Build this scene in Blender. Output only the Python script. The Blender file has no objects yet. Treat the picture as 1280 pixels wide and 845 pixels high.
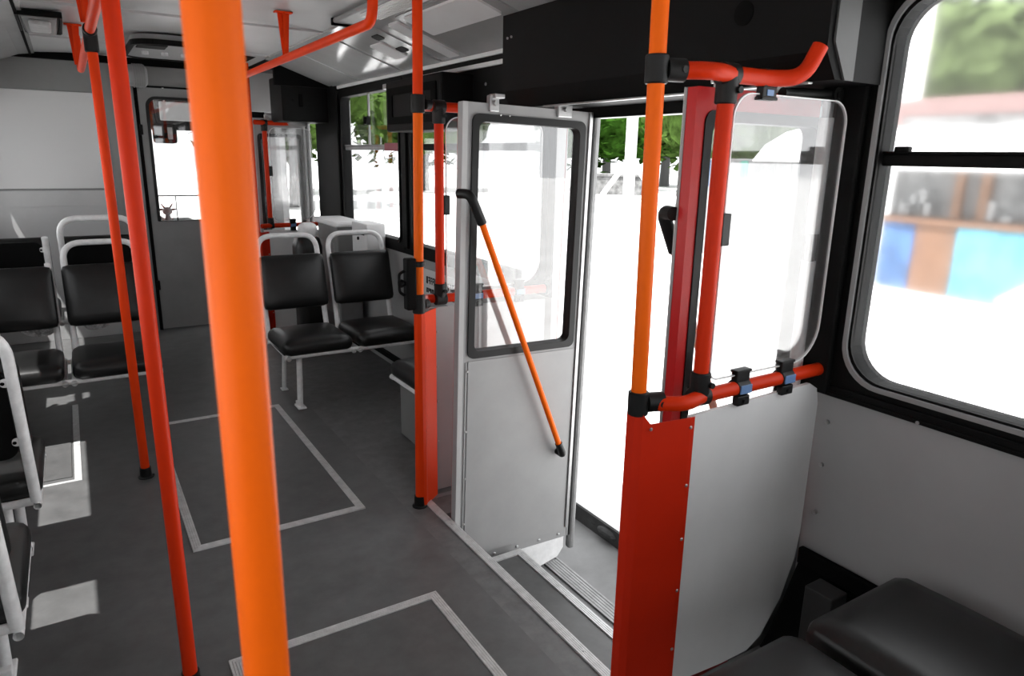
import bpy, bmesh, math, random
from mathutils import Vector, Matrix
random.seed(7)
C = bpy.context.scene.collection
SC = bpy.context.scene
PI = math.pi

# ---------------------------------------------------------------- camera, sky, sun, exposure
cd = bpy.data.cameras.new('camera'); cam = bpy.data.objects.new('camera', cd); C.objects.link(cam)
yaw, pitch, roll = 0.560971929, 0.254688323, 0.0183011306
fw = Vector((math.sin(yaw)*math.cos(pitch), math.cos(yaw)*math.cos(pitch), -math.sin(pitch)))
r0 = Vector((math.cos(yaw), -math.sin(yaw), 0)); u0 = r0.cross(fw)
rr = r0*math.cos(roll) + u0*math.sin(roll); uu = -r0*math.sin(roll) + u0*math.cos(roll)
cam.matrix_world = Matrix(((rr.x, uu.x, -fw.x, 0), (rr.y, uu.y, -fw.y, 0), (rr.z, uu.z, -fw.z, 1.5), (0, 0, 0, 1)))
cd.sensor_width = 36.0; cd.lens = 869.48/1280*36.0; cd.clip_start = 0.05; cd.clip_end = 400
cd.dof.use_dof = True; cd.dof.focus_distance = 2.6; cd.dof.aperture_fstop = 7.0
SC.camera = cam

w = bpy.data.worlds.new('sky'); SC.world = w; w.use_nodes = True
bg = w.node_tree.nodes['Background']; bg.inputs[0].default_value = (0.97, 0.985, 1.0, 1); bg.inputs[1].default_value = 2.2
sd = bpy.data.lights.new('sun', 'SUN'); sd.energy = 13.0; sd.angle = 0.01; sd.color = (1, 0.985, 0.96)
sun = bpy.data.objects.new('sun', sd); C.objects.link(sun)
sun.rotation_euler = Vector((0.32, 0.19, -0.925)).to_track_quat('-Z', 'Y').to_euler()
SC.view_settings.view_transform = 'Standard'; SC.view_settings.look = 'None'
SC.view_settings.exposure = 0.45; SC.view_settings.gamma = 1.0; SC.view_settings.use_curve_mapping = False

# ---------------------------------------------------------------- materials
def s2l(c): return tuple((x/255/12.92 if x/255 <= .04045 else ((x/255+.055)/1.055)**2.4) for x in c)
def mat(name, col, rough=.5, metal=0., noise=None, bump=0., spec=.5, coat=0.):
    """col in linear; noise=(scale, amount[, stretch]) multiplies the colour with procedural wear"""
    m = bpy.data.materials.new(name); m.use_nodes = True; nt = m.node_tree; b = nt.nodes['Principled BSDF']
    if not isinstance(col, tuple): col = (col, col, col)
    b.inputs['Base Color'].default_value = (*col, 1); b.inputs['Roughness'].default_value = rough
    b.inputs['Metallic'].default_value = metal; b.inputs['Specular IOR Level'].default_value = spec
    b.inputs['Coat Weight'].default_value = coat
    if noise or bump:
        tc = nt.nodes.new('ShaderNodeTexCoord'); mp = nt.nodes.new('ShaderNodeMapping')
        nt.links.new(tc.outputs['Object'], mp.inputs[0])
        if noise and len(noise) > 2: mp.inputs['Scale'].default_value = noise[2]
        n = nt.nodes.new('ShaderNodeTexNoise'); n.inputs['Scale'].default_value = noise[0] if noise else 200
        n.inputs['Detail'].default_value = 8; n.inputs['Roughness'].default_value = .65
        nt.links.new(mp.outputs[0], n.inputs['Vector'])
        if noise:
            r = nt.nodes.new('ShaderNodeMapRange'); r.inputs['From Min'].default_value = .3; r.inputs['From Max'].default_value = .7
            r.inputs['To Min'].default_value = 1-noise[1]; r.inputs['To Max'].default_value = 1+noise[1]
            nt.links.new(n.outputs['Fac'], r.inputs['Value'])
            v = nt.nodes.new('ShaderNodeVectorMath'); v.operation = 'SCALE'; v.inputs[0].default_value = col
            nt.links.new(r.outputs[0], v.inputs['Scale']); nt.links.new(v.outputs[0], b.inputs['Base Color'])
        if bump:
            bp = nt.nodes.new('ShaderNodeBump'); bp.inputs['Strength'].default_value = bump; bp.inputs['Distance'].default_value = .002
            nt.links.new(n.outputs['Fac'], bp.inputs['Height']); nt.links.new(bp.outputs[0], b.inputs['Normal'])
    return m
def glassmat(name, tint=.93, gloss=.09, rough=.02, haze=0.):
    m = bpy.data.materials.new(name); m.use_nodes = True; nt = m.node_tree; nt.nodes.clear()
    o = nt.nodes.new('ShaderNodeOutputMaterial'); t = nt.nodes.new('ShaderNodeBsdfTransparent'); t.inputs[0].default_value = (tint, tint, tint, 1)
    g = nt.nodes.new('ShaderNodeBsdfGlossy'); g.inputs['Roughness'].default_value = rough
    lw = nt.nodes.new('ShaderNodeLayerWeight'); lw.inputs[0].default_value = .35
    ml = nt.nodes.new('ShaderNodeMath'); ml.operation = 'MULTIPLY_ADD'; ml.inputs[1].default_value = .22; ml.inputs[2].default_value = gloss
    nt.links.new(lw.outputs['Facing'], ml.inputs[0])
    mx = nt.nodes.new('ShaderNodeMixShader'); nt.links.new(ml.outputs[0], mx.inputs[0])
    nt.links.new(t.outputs[0], mx.inputs[1]); nt.links.new(g.outputs[0], mx.inputs[2])
    ml.use_clamp = True
    last = mx
    if haze:   # pale haze put into the pane as a thin translucent veil
        tr = nt.nodes.new('ShaderNodeBsdfTranslucent'); tr.inputs[0].default_value = (.9, .9, .9, 1)
        m2 = nt.nodes.new('ShaderNodeMixShader'); m2.inputs[0].default_value = haze
        nt.links.new(mx.outputs[0], m2.inputs[1]); nt.links.new(tr.outputs[0], m2.inputs[2]); last = m2
    nt.links.new(last.outputs[0], o.inputs[0]); return m
M = {}
M['floor'] = mat('linoleum', .088, .45, noise=(9, .22), bump=.15)
M['floor2'] = mat('linoleum_worn', .108, .45, noise=(14, .3), bump=.15)
M['lid'] = mat('linoleum_lid', .078, .42, noise=(12, .2), bump=.15)
M['alu'] = mat('ribbed_aluminium', .55, .4, .3, noise=(30, .18))
M['steel'] = mat('brushed_steel', .45, .35, .8, noise=(25, .15))
M['panel'] = mat('grey_laminate', .34, .5, noise=(3, .05))
M['panel2'] = mat('pale_laminate', .72, .5, noise=(3, .05))
M['doorgrey'] = mat('door_grey_paint', .30, .4, noise=(5, .07))
M['bulk'] = mat('bulkhead_grey', .20, .55, noise=(3, .08))
M['bulklight'] = mat('bulkhead_light', .42, .5, noise=(4, .06))
M['cabdoor'] = mat('cab_door_grey', .19, .5, noise=(4, .1))
M['board'] = mat('notice_board', .55, .6)
M['ceil'] = mat('ceiling_laminate', .47, .32, noise=(3, .06))
M['cove'] = mat('cove_gloss_panel', .40, .12, noise=(4, .06))
M['coved'] = mat('cove_lid', .33, .16, noise=(4, .06))
M['black'] = mat('black_plastic', .004, .6, spec=.12)
M['blackm'] = mat('black_matt', .004, .8, spec=.05)
M['rubber'] = mat('black_rubber', .008, .45, spec=.25)
M['vinyl'] = mat('black_vinyl', .007, .36, noise=(6, .25), bump=.1, spec=.4)
M['vinylb'] = mat('black_back_board', .004, .6, spec=.15)
M['white'] = mat('white_tube_paint', .8, .35, noise=(22, .14))
M['orange'] = mat('orange_paint', (.84, .125, .003), .42, noise=(4, .04), spec=.12)
M['redor'] = mat('red_orange_paint', (.72, .045, .003), .45, noise=(4, .05), spec=.12)
M['redpole'] = mat('red_pole_paint', (.56, .028, .003), .42, noise=(4, .05), spec=.12)
M['redpanel'] = mat('red_sheet_paint', (.56, .020, .003), .5, noise=(3, .06), spec=.2)
M['busred'] = mat('bus_body_red', (.5, .012, .012), .35, spec=.3)
M['edgegrey'] = mat('grey_edge_profile', .22, .4, .3, noise=(20, .2))
M['white_sk'] = mat('white_skirt', .75, .6, noise=(20, .12))
M['lampcap'] = mat('lamp_cover', .75, .3)
M['vent'] = mat('vent_grey', .25, .4)
M['darkbox'] = mat('dark_grey_box', .022, .6)
M['endgrey'] = mat('dark_end_plate', .065, .5)
M['blue'] = mat('blue_sticker', (.12, .22, .42), .4)
M['maroon'] = mat('maroon_label', (.25, .03, .05), .5)
M['cloth'] = mat('patterned_bag', .8, .3, noise=(30, .8))
M['asph'] = mat('asphalt', .15, .85, noise=(3, .25))
M['pave'] = mat('pale_pavement', .62, .8, noise=(.8, .12))
M['curbd'] = mat('dirty_kerb_side', .03, .9, noise=(12, .5))
M['glass'] = glassmat('window_glass')
M['glassh'] = glassmat('veiled_window_glass', .9, .07, .06, .05)  # pane with the pale haze veil mixed in
def hazy(name, ior, rough):
    m = bpy.data.materials.new(name); m.use_nodes = True; nt = m.node_tree; nt.nodes.clear()
    o = nt.nodes.new('ShaderNodeOutputMaterial'); t = nt.nodes.new('ShaderNodeBsdfRefraction'); t.inputs[0].default_value = (.93, .93, .93, 1)
    t.inputs['IOR'].default_value = ior; t.inputs['Roughness'].default_value = rough; t.distribution = 'GGX'
    tr = nt.nodes.new('ShaderNodeBsdfTranslucent'); tr.inputs[0].default_value = (.9, .9, .9, 1)
    m2 = nt.nodes.new('ShaderNodeMixShader'); m2.inputs[0].default_value = .03
    nt.links.new(t.outputs[0], m2.inputs[1]); nt.links.new(tr.outputs[0], m2.inputs[2]); nt.links.new(m2.outputs[0], o.inputs[0]); return m
M['glasshazy'] = hazy('hazy_window_glass', 1.012, .5)  # blur and pale haze of the outside view put into the glass
M['acryl'] = glassmat('acrylic_screen', .92, .10, .05, .05)
M['acryle'] = mat('acrylic_edge', .75, .2)
M['leaf1'] = mat('foliage_green', (.014, .038, .005), .9, noise=(1.3, .95), spec=.0)
M['leaf2'] = mat('foliage_light', (.035, .062, .014), .9, noise=(1.3, .8), spec=.0)
M['leaf3'] = mat('foliage_pale', (.075, .10, .045), .9, noise=(1.3, .8), spec=.0)
M['trunk'] = mat('bark', .07, .9)
M['whitepaint'] = mat('white_outdoor_paint', .8, .6)
M['brown'] = mat('brown_kiosk_board', (.13, .065, .035), .8, noise=(2, .15))
M['brick'] = mat('pink_tile_band', (.17, .11, .105), .8, noise=(6, .15))
M['kblue'] = mat('blue_poster', (.035, .085, .19), .8, noise=(1.5, .6))
M['kcyan'] = mat('cyan_banner', (.07, .22, .28), .8, noise=(1.2, .4))
M['kgrey'] = mat('kiosk_mottled_grey', .10, .8, noise=(2.5, .8))  # mottled dark grey for kiosk body, planter, person and bench
M['kpale'] = mat('pale_kiosk_wall', .20, .7)
M['kgreen'] = mat('turquoise_stripe', (.04, .24, .18), .8)
M['skin'] = mat('toy_beige', .22, .7)
M['text'] = mat('dark_print', .02, .6)

# ---------------------------------------------------------------- mesh helpers
def new(): return bmesh.new()
def obj(name, bm, m, parent=None, smooth=False, kind=None, label=None):
    bmesh.ops.recalc_face_normals(bm, faces=bm.faces)
    me = bpy.data.meshes.new(name); bm.to_mesh(me); bm.free()
    mm = m if isinstance(m, (list, tuple)) else [m]
    for x in mm: me.materials.append(x)
    o = bpy.data.objects.new(name, me); C.objects.link(o)
    if parent: o.parent = parent
    if smooth:
        for p in me.polygons: p.use_smooth = True
        try: me.set_sharp_from_angle(angle=math.radians(40))
        except Exception: pass
    if kind: o['kind'] = kind
    if label: o['label'] = label
    return o
def pieces(name, bm, m, parent, smooth=False):
    """every connected piece of bm becomes an object of its own"""
    seen = set(); out = []
    for v in bm.verts:
        if v in seen: continue
        isl = []; st_ = [v]; seen.add(v)
        while st_:
            a = st_.pop(); isl.append(a)
            for e in a.link_edges:
                b = e.other_vert(a)
                if b not in seen: seen.add(b); st_.append(b)
        t = new(); mp = {a: t.verts.new(a.co) for a in isl}
        for f in {f for a in isl for f in a.link_faces}: t.faces.new([mp[a] for a in f.verts])
        out.append(obj(name, t, m, parent, smooth))
    bm.free(); return out
def thing(name, label=None, cat=None, loc=(0, 0, 0), rotz=0, group=None, kind=None):
    o = bpy.data.objects.new(name, None); C.objects.link(o); o.location = loc; o.rotation_euler = (0, 0, rotz)
    o.empty_display_size = .05
    if label: o['label'] = label
    if cat: o['category'] = cat
    if group: o['group'] = group
    if kind: o['kind'] = kind
    return o
def tag(o, label, cat, group=None, kind=None):
    o['label'] = label; o['category'] = cat
    if group: o['group'] = group
    if kind: o['kind'] = kind
    return o
def bx(bm, lo, hi, bev=0., seg=2, mi=0):
    lo = Vector(lo); hi = Vector(hi); t = new()
    bmesh.ops.create_cube(t, size=1)
    for v in t.verts: v.co = Vector(((lo[i]+hi[i])/2 + v.co[i]*(hi[i]-lo[i]) for i in range(3)))
    if bev: bmesh.ops.bevel(t, geom=t.edges[:], offset=min(bev, min(abs(hi[i]-lo[i]) for i in range(3))*.45), segments=seg, affect='EDGES', profile=.5)
    for f in t.faces: f.material_index = mi
    merge(bm, t); return bm
def merge(bm, t, mx=None):
    me = bpy.data.meshes.new('t')
    if mx: bmesh.ops.transform(t, matrix=mx, verts=t.verts)
    t.to_mesh(me); t.free(); bm.from_mesh(me); bpy.data.meshes.remove(me)
def roundpath(pts, rad, seg=6):
    P = [Vector(p) for p in pts]; out = [P[0]]
    for i in range(1, len(P)-1):
        a, b, c = P[i-1], P[i], P[i+1]; u = (a-b); v = (c-b); lu, lv = u.length, v.length; u /= lu; v /= lv
        r = rad[i] if isinstance(rad, dict) else rad
        d = min(r, lu*.49, lv*.49)
        for k in range(seg+1):
            t = k/seg; out.append((b+u*d)*(1-t)**2 + b*2*t*(1-t) + (b+v*d)*t**2)
    out.append(P[-1]); return out
def tube(bm, pts, r, n=16, cap=True, mi=0):
    P = [Vector(p) for p in pts]; rings = []
    T = [(P[min(i+1, len(P)-1)]-P[max(i-1, 0)]).normalized() for i in range(len(P))]
    up = Vector((0, 0, 1)) if abs(T[0].z) < .9 else Vector((1, 0, 0))
    a = T[0].cross(up).normalized()
    for i, p in enumerate(P):
        a = (a - T[i]*a.dot(T[i])).normalized(); b = T[i].cross(a)
        rr_ = r[i] if isinstance(r, (list, tuple)) else r
        rings.append([bm.verts.new(p + a*math.cos(2*PI*k/n)*rr_ + b*math.sin(2*PI*k/n)*rr_) for k in range(n)])
    fs = []
    for i in range(len(rings)-1):
        for k in range(n): fs.append(bm.faces.new((rings[i][k], rings[i][(k+1) % n], rings[i+1][(k+1) % n], rings[i+1][k])))
    if cap: fs.append(bm.faces.new(rings[0][::-1])); fs.append(bm.faces.new(rings[-1]))
    for f in fs: f.material_index = mi
    return bm
def ax(plane, u, v, wv):      # plane 'x': (w,u,v)  'y': (u,w,v)  'z': (u,v,w)
    return Vector({'x': (wv, u, v), 'y': (u, wv, v), 'z': (u, v, wv)}[plane])
def rrect(u0, v0, u1, v1, r, seg=6):
    rs = r if isinstance(r, (list, tuple)) else (r,)*4     # corners: u0v0,u1v0,u1v1,u0v1
    out = []
    for (cu, cv, a0, q) in ((u0, v0, PI, rs[0]), (u1, v0, 1.5*PI, rs[1]), (u1, v1, 0, rs[2]), (u0, v1, .5*PI, rs[3])):
        sx = 1 if cu == u0 else -1; sy = 1 if cv == v0 else -1
        for k in range(seg+1):
            a = a0 + k/seg*PI/2; out.append((cu+sx*q+math.cos(a)*q, cv+sy*q+math.sin(a)*q))
    return out
def plate(bm, plane, loop, w0, w1, mi=0):
    A = [bm.verts.new(ax(plane, u, v, w0)) for u, v in loop]; B = [bm.verts.new(ax(plane, u, v, w1)) for u, v in loop]
    n = len(loop); fs = [bm.faces.new(A), bm.faces.new(B[::-1])]
    for i in range(n): fs.append(bm.faces.new((A[i], B[i], B[(i+1) % n], A[(i+1) % n])))
    for f in fs: f.material_index = mi
    return bm
def ring(bm, plane, outer, inner, w0, w1, mi=0):
    n = len(outer)
    L = [[bm.verts.new(ax(plane, u, v, wv)) for u, v in lp] for lp, wv in ((outer, w0), (inner, w0), (inner, w1), (outer, w1))]
    for j in range(4):
        a, b = L[j], L[(j+1) % 4]
        for i in range(n):
            f = bm.faces.new((a[i], a[(i+1) % n], b[(i+1) % n], b[i])); f.material_index = mi
    return bm
def wallholes(bm, plane, u0, u1, v0, v1, w0, w1, holes):
    us = sorted({u0, u1, *[h[0] for h in holes], *[h[1] for h in holes]}); us = [u for u in us if u0 <= u <= u1]
    for a, b in zip(us, us[1:]):
        hs = sorted([(h[2], h[3]) for h in holes if h[0] <= a+1e-6 and h[1] >= b-1e-6]); z = v0
        for q0, q1 in hs:
            if q0 > z+1e-6: bx(bm, ax(plane, a, z, w0), ax(plane, b, q0, w1))
            z = max(z, q1)
        if z < v1-1e-6: bx(bm, ax(plane, a, z, w0), ax(plane, b, v1, w1))
    return bm
def pad(bm, c, half, r, crown=0., n=10, axis=2, mx=None):
    """padded cushion: rounded box with a crown on the +axis side"""
    t = new(); bmesh.ops.create_cube(t, size=2); bmesh.ops.subdivide_edges(t, edges=t.edges[:], cuts=n, use_grid_fill=True)
    h = Vector(half)
    for v in t.verts:
        q = Vector((v.co[i]*h[i] for i in range(3))); core = Vector((max(-(h[i]-r), min(h[i]-r, q[i])) for i in range(3)))
        d = q-core
        if d.length > 1e-9: q = core + d.normalized()*r if max(abs(d[i]) for i in range(3)) > r*.999 or d.length > r else q
        o2 = [i for i in range(3) if i != axis]
        if v.co[axis] > -.2:
            q[axis] += crown*(1-(v.co[o2[0]])**2)*(1-(v.co[o2[1]])**2)
        v.co = q + Vector(c)
    merge(bm, t, mx); return bm
def cyl(bm, p0, p1, r, n=16, mi=0): return tube(bm, [p0, p1], r, n, mi=mi)
def ball(bm, c, r, sc=(1, 1, 1), sub=2):
    t = new(); bmesh.ops.create_icosphere(t, subdivisions=sub, radius=r)
    for v in t.verts: v.co = Vector((v.co[i]*sc[i] for i in range(3))) + Vector(c)
    merge(bm, t); return bm
def lerp(a, b, t): return Vector(a)*(1-t) + Vector(b)*t

LX, RX = -.61, 1.87                 # inner faces of the side walls
CEIL = 2.19
YB, YF = -2.4, 8.05                 # rear wall, windscreen

# ---------------------------------------------------------------- setting: floor, step well
DY0, DY1 = 1.26, 2.60               # doorway
fl = new()
bx(fl, (LX, YB, -.06), (1.09, YF, 0))
obj('floor', fl, M['floor'], kind='structure')
fl2 = new()
bx(fl2, (1.09, YB, -.06), (1.205, YF, -.0005)); bx(fl2, (1.205, YB, -.06), (RX, 1.19, -.0005)); bx(fl2, (1.205, 2.45, -.06), (RX, 6.2, -.0005))
bx(fl2, (1.205, 7.5, -.06), (RX, YF, -.0005)); bx(fl2, (1.205, 6.2, -.42), (RX, 7.5, -.4))
fo = obj('floor', fl2, M['floor2'], kind='structure')
# ribbed aluminium edging
def ribbed(bm, p0, p1, wd, h, side, nr=5):
    """strip from p0 to p1 (horizontal) whose width runs along side"""
    p0 = Vector(p0); p1 = Vector(p1); s = Vector(side).normalized(); z = Vector((0, 0, 1))
    prof = [(0, 0)]
    for k in range(nr):
        a = wd*(k+.12)/nr; b = wd*(k+.88)/nr; prof += [(a, h), (b, h), (b+wd*.06/nr, h*.55)]
    prof += [(wd, 0)]
    A = [bm.verts.new(p0+s*u+z*v) for u, v in prof]; B = [bm.verts.new(p1+s*u+z*v) for u, v in prof]
    for i in range(len(prof)-1): bm.faces.new((A[i], B[i], B[i+1], A[i+1]))
    bm.faces.new((A[-1], B[-1], B[0], A[0])); bm.faces.new(A); bm.faces.new(B[::-1])
    return bm
t = new(); ribbed(t, (1.178, 1.28, 0), (1.178, 2.60, 0), .036, .006, (1, 0, 0)); bx(t, (1.207, 1.25, -.03), (1.213, 2.6, .002))
for yy in (1.45, 1.75, 2.05, 2.35): ball(t, (1.196, yy, .006), .005, (1, 1, .5), 1)
n1 = obj('trim_1', t, M['alu'], kind='structure')
t = new(); bx(t, (1.205, 1.19, -.21), (1.215, 2.60, -.03)); bx(t, (1.205, 1.19, -.235), (1.50, 2.32, -.205)); bx(t, (1.205, 2.32, -.235), (1.30, 2.60, -.205))
st = obj('doorstep', t, M['lid']); tag(st, 'upper step of the open doorway, dark lino edged with ribbed metal', 'step'); st['kind'] = 'structure'
t = new(); ribbed(t, (1.492, 1.20, -.205), (1.492, 2.325, -.205), .034, .006, (1, 0, 0), 4); bx(t, (1.522, 1.2, -.235), (1.528, 2.325, -.2))
ribbed(t, (1.215, 2.295, -.205), (1.526, 2.295, -.205), .034, .0065, (0, 1, 0), 4); obj('step_nosing', t, M['alu'], st, label='ribbed aluminium nosing')
t = new(); bx(t, (1.50, 1.19, -.46), (1.515, 2.6, -.235)); obj('riser', t, M['blackm'], st)
t = new(); bx(t, (1.215, 1.19, -.46), (1.84, 2.60, -.43)); st2 = obj('doorstep', t, M['floor2']); tag(st2, 'lower step of the open doorway beside the kerb', 'step'); st2['kind'] = 'structure'
t = new(); ribbed(t, (1.755, 1.20, -.43), (1.755, 2.46, -.43), .075, .008, (1, 0, 0), 5); obj('step_nosing', t, M['edgegrey'], st2, label='worn ribbed nosing')
t = new(); bx(t, (1.205, 2.60, -.62), (RX+.03, 2.63, 0)); bx(t, (1.205, 1.16, -.62), (RX+.03, 1.19, -.06)); bx(t, (1.83, 1.19, -.62), (1.85, 2.6, -.43)); bx(t, (1.60, 1.208, -.06), (RX, 1.222, .33))
obj('trim_2', t, M['edgegrey'], kind='structure')

# floor hatches
def hatch(y0, y1, label):
    x0, x1 = .24, .935; wd = .034
    h = thing('floor_hatch', label, 'floor hatch', ((x0+x1)/2, (y0+y1)/2, 0), group='floor hatches along the aisle')
    cx, cy = (x0+x1)/2, (y0+y1)/2
    t = new(); bx(t, (x0+wd-cx, y0+wd-cy, 0), (x1-wd-cx, y1-wd-cy, .003)); obj('lid', t, M['lid'], h)
    cs = [(x0, y0), (x1, y0), (x1, y1), (x0, y1)]
    for i in range(4):     # mitred strips
        a, b = Vector((*cs[i], 0)), Vector((*cs[(i+1) % 4], 0)); d = (b-a).normalized(); s = Vector((-d.y, d.x, 0)); t = new()
        n = 4; prof = [(0, 0)]
        for k in range(n): prof += [(wd*(k+.1)/n, .007), (wd*(k+.85)/n, .007), (wd*(k+.95)/n, .004)]
        prof += [(wd, 0)]; off = Vector((cx, cy, 0))
        A = [t.verts.new(a-off+s*u+d*u+Vector((0, 0, v))) for u, v in prof]; B = [t.verts.new(b-off+s*u-d*u+Vector((0, 0, v))) for u, v in prof]
        for k in range(len(prof)-1): t.faces.new((A[k], B[k], B[k+1], A[k+1]))
        obj('edge_strip', t, M['alu'], h)
hatch(2.665, 4.165, 'farther floor hatch edged in ribbed metal, reaching towards the seat pair ahead')
hatch(.45, 1.965, 'nearer floor hatch edged in ribbed metal, cut off by the bottom of the picture')
t = new(); bx(t, (-.14, 3.60, 0), (-.11, 4.75, .004), .001); bx(t, (-.6, 3.58, 0), (-.11, 3.60, .004), .001)
tag(obj('floor_strip', t, M['alu']), 'thin metal joint strip on the floor below the front left seats', 'floor strip')
t = new(); bx(t, (-.60, 3.64, .0), (-.15, 4.7, .005), .001); tag(obj('floor_plate', t, M['lid']), 'dark square floor plate under the front left seats', 'floor plate')

# ---------------------------------------------------------------- side walls
WZ0, WZ1 = .93, 1.93
rightwin = [(4.37, 5.50), (2.72, 4.20)]
bm = new()
holes = [(4.37, 5.50, .93, 1.93), (2.72, 4.20, .93, 1.91), (DY0-.03, 2.63, -.7, 1.66), (-.55, 1.13, .89, 1.92), (-2.2, -.7, .865, 1.95), (6.2, 7.5, -.7, 1.8)]
wallholes(bm, 'x', YB, YF, -.45, 2.5, RX, RX+.06, holes)
wr = obj('wall_right', bm, M['panel'], kind='structure')
# black upper cladding and pillars on the right wall
bm = new()
hc = [(4.33, 5.54, .89, 1.97), (2.68, 4.24, .89, 1.95), (DY0-.03, 2.63, -.7, 1.66), (-.59, 1.165, .85, 1.96), (-2.24, -.74, .825, 1.99), (6.2, 7.5, -.7, 1.8)]
wallholes(bm, 'x', 2.63, 6.2, .86, 2.03, RX-.008, RX, hc); wallholes(bm, 'x', YB, 1.23, .845, 2.03, RX-.008, RX, hc)
wallholes(bm, 'x', 1.23, 2.63, 1.66, 2.03, RX-.008, RX, hc)
obj('wall_cladding', bm, M['black'], wr, label='black cladding around the windows')
bm = new(); bx(bm, (RX-.035, 1.165, .83), (RX-.008, 1.262, 2.03), .008); bx(bm, (RX-.03, 5.56, .0), (RX-.008, 5.95, 2.03), .008); bx(bm, (RX-.03, 4.245, .90), (RX-.008, 4.325, 1.95), .006)
obj('window_pillar', bm, M['black'], wr)
bm = new(); bx(bm, (RX-.020, YB, .826), (RX-.0005, 1.19, .862), .004); bx(bm, (RX-.026, YB, .838), (RX-.019, 1.17, .844), .002)
obj('sill_strip', bm, M['black'], wr)
bm = new()
for zz in (.74, .60, .44): cyl(bm, (RX-.002, 1.165, zz), (RX-.009, 1.165, zz), .007, 10)
for yy in (.9, .6, .3): cyl(bm, (RX-.019, yy, .832), (RX-.023, yy, .832), .005, 10)
pieces('screw', bm, M['steel'], wr)
bm = new(); bx(bm, (RX-.03, 2.70, .05), (RX, 6.15, .09), .005); obj('kick_rail', bm, M['black'], wr)

def window(n, plane_x, y0, y1, z0, z1, r, bar=None, split=None, side=1, blurred=False, fw_=.045):
    """window set in a side wall; side=+1 right wall, -1 left"""
    wn = thing('window_%d' % n, kind='structure')
    X = plane_x; o = rrect(y0-fw_, z0-fw_, y1+fw_, z1+fw_, r+fw_*.6, 8); i = rrect(y0+.012, z0+.012, y1-.012, z1-.012, r, 8)
    # cover wall-hole corners: thick gasket whose outside is rectangular
    t = new(); ro = rrect(y0-fw_, z0-fw_, y1+fw_, z1+fw_, .004, 8); ring(t, 'x', ro, i, X+side*.05, X-side*.012)
    obj('window_frame', t, M['black'], wn)
    t = new(); i2 = rrect(y0-.006, z0-.006, y1+.006, z1+.006, r+.012, 8); ring(t, 'x', i2, i, X-side*.008, X-side*.022)
    obj('gasket', t, M['black'], wn, smooth=True)
    g = M['glasshazy'] if blurred else M['glass']
    t = new()
    if blurred: t.faces.new([t.verts.new(ax('x', u, v, X+side*.03)) for u, v in rrect(y0+.005, z0+.005, y1-.005, z1-.005, r, 8)])
    else: plate(t, 'x', rrect(y0+.005, z0+.005, y1-.005, z1-.005, r, 8), X+side*.028, X+side*.032)
    obj('glass', t, g, wn)
    if bar:
        t = new(); bx(t, (X+side*.005, y0, bar-.016), (X+side*.027, y1, bar+.016), .005); bx(t, (X+side*.0, y0, bar+.016), (X+side*.02, y1, bar+.022))
        obj('window_bar', t, M['edgegrey'] if n == 1 else M['black'], wn)
    if split:
        t = new()
        for s in (split if isinstance(split, tuple) else (split,)):
            bx(t, (X+side*.006, s-.009, bar), (X+side*.022, s+.009, z1), .003)
        obj('sash_stile', t, M['edgegrey'], wn)
        s = split[0] if isinstance(split, tuple) else split
        t = new(); bx(t, (X+side*.006, s-.035, (bar+z1)/2-.03), (X-side*.012, s+.035, (bar+z1)/2+.02), .005); obj('sash_latch', t, M['black'], wn)
    return wn
w1 = window(1, RX, 4.37, 5.50, .93, 1.93, .05, 1.545, 4.98)
t = new(); bx(t, (RX-.02, 4.38, 1.525), (RX+.0, 4.62, 1.575), .003); obj('maroon_tag', t, M['maroon'], w1, label='small maroon tag on the window bar')
window(2, RX, 2.72, 4.20, .93, 1.91, .05, 1.545)
w3 = window(3, RX, -.55, 1.13, .89, 1.92, .11, 1.51, None, blurred=True)
t = new(); bx(t, (RX+.0, 1.05, 1.526), (RX+.02, 1.09, 1.545), .004); obj('stop_block', t, M['black'], w3)
t = new()
i = rrect(-.545, .895, 1.125, 1.915, .11, 8); o = rrect(-.558, .882, 1.138, 1.928, .12, 8); ring(t, 'x', o, i, RX-.022, RX-.03); obj('filler_strip', t, M['vent'], w3, smooth=True, label='thin pale filler strip in the gasket')
window(4, RX, -2.2, -.7, .865, 1.95, .11, 1.51)

bm = new()
lh = [(-2.2, -.75), (-.55, .95), (1.15, 2.62), (2.82, 4.28), (4.48, 6.44)]
LZ = (.90, 1.80)
wallholes(bm, 'x', YB, YF, -.45, 2.5, LX-.06, LX, [(a, b, LZ[0], LZ[1] if a > 4 else 1.68) for a, b in lh] + [(6.7, 7.8, .95, 1.8)])
wl = obj('wall_left', bm, M['panel'], kind='structure')
for k, (a, b) in enumerate(lh): window(5+k, LX, a, b, LZ[0], LZ[1] if a > 4 else 1.68, .07, 1.5 if a > 4 else None, None, side=-1)

# rear wall, bus roof, ceiling
bm = new(); wallholes(bm, 'y', LX-.06, RX+.06, -.45, 2.5, YB-.06, YB, [(-.4, 1.66, .9, 1.95)]); obj('wall_back', bm, M['panel'], kind='structure')
bm = new(); bx(bm, (LX-.06, YB-.06, 2.32), (RX+.06, YF+.05, 2.5)); obj('trim_3', bm, M['panel'], kind='structure')
bm = new()
def profile(bm, pts, y0, y1, th=.02):
    for (xa, za), (xb, zb) in zip(pts, pts[1:]):
        v = [bm.verts.new(p) for p in ((xa, y0, za), (xb, y0, zb), (xb, y1, zb), (xa, y1, za), (xa, y0, za+th), (xb, y0, zb+th), (xb, y1, zb+th), (xa, y1, za+th))]
        for f in ((0, 1, 2, 3), (4, 7, 6, 5), (0, 4, 5, 1), (1, 5, 6, 2), (2, 6, 7, 3), (3, 7, 4, 0)): bm.faces.new([v[k] for k in f])
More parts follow.
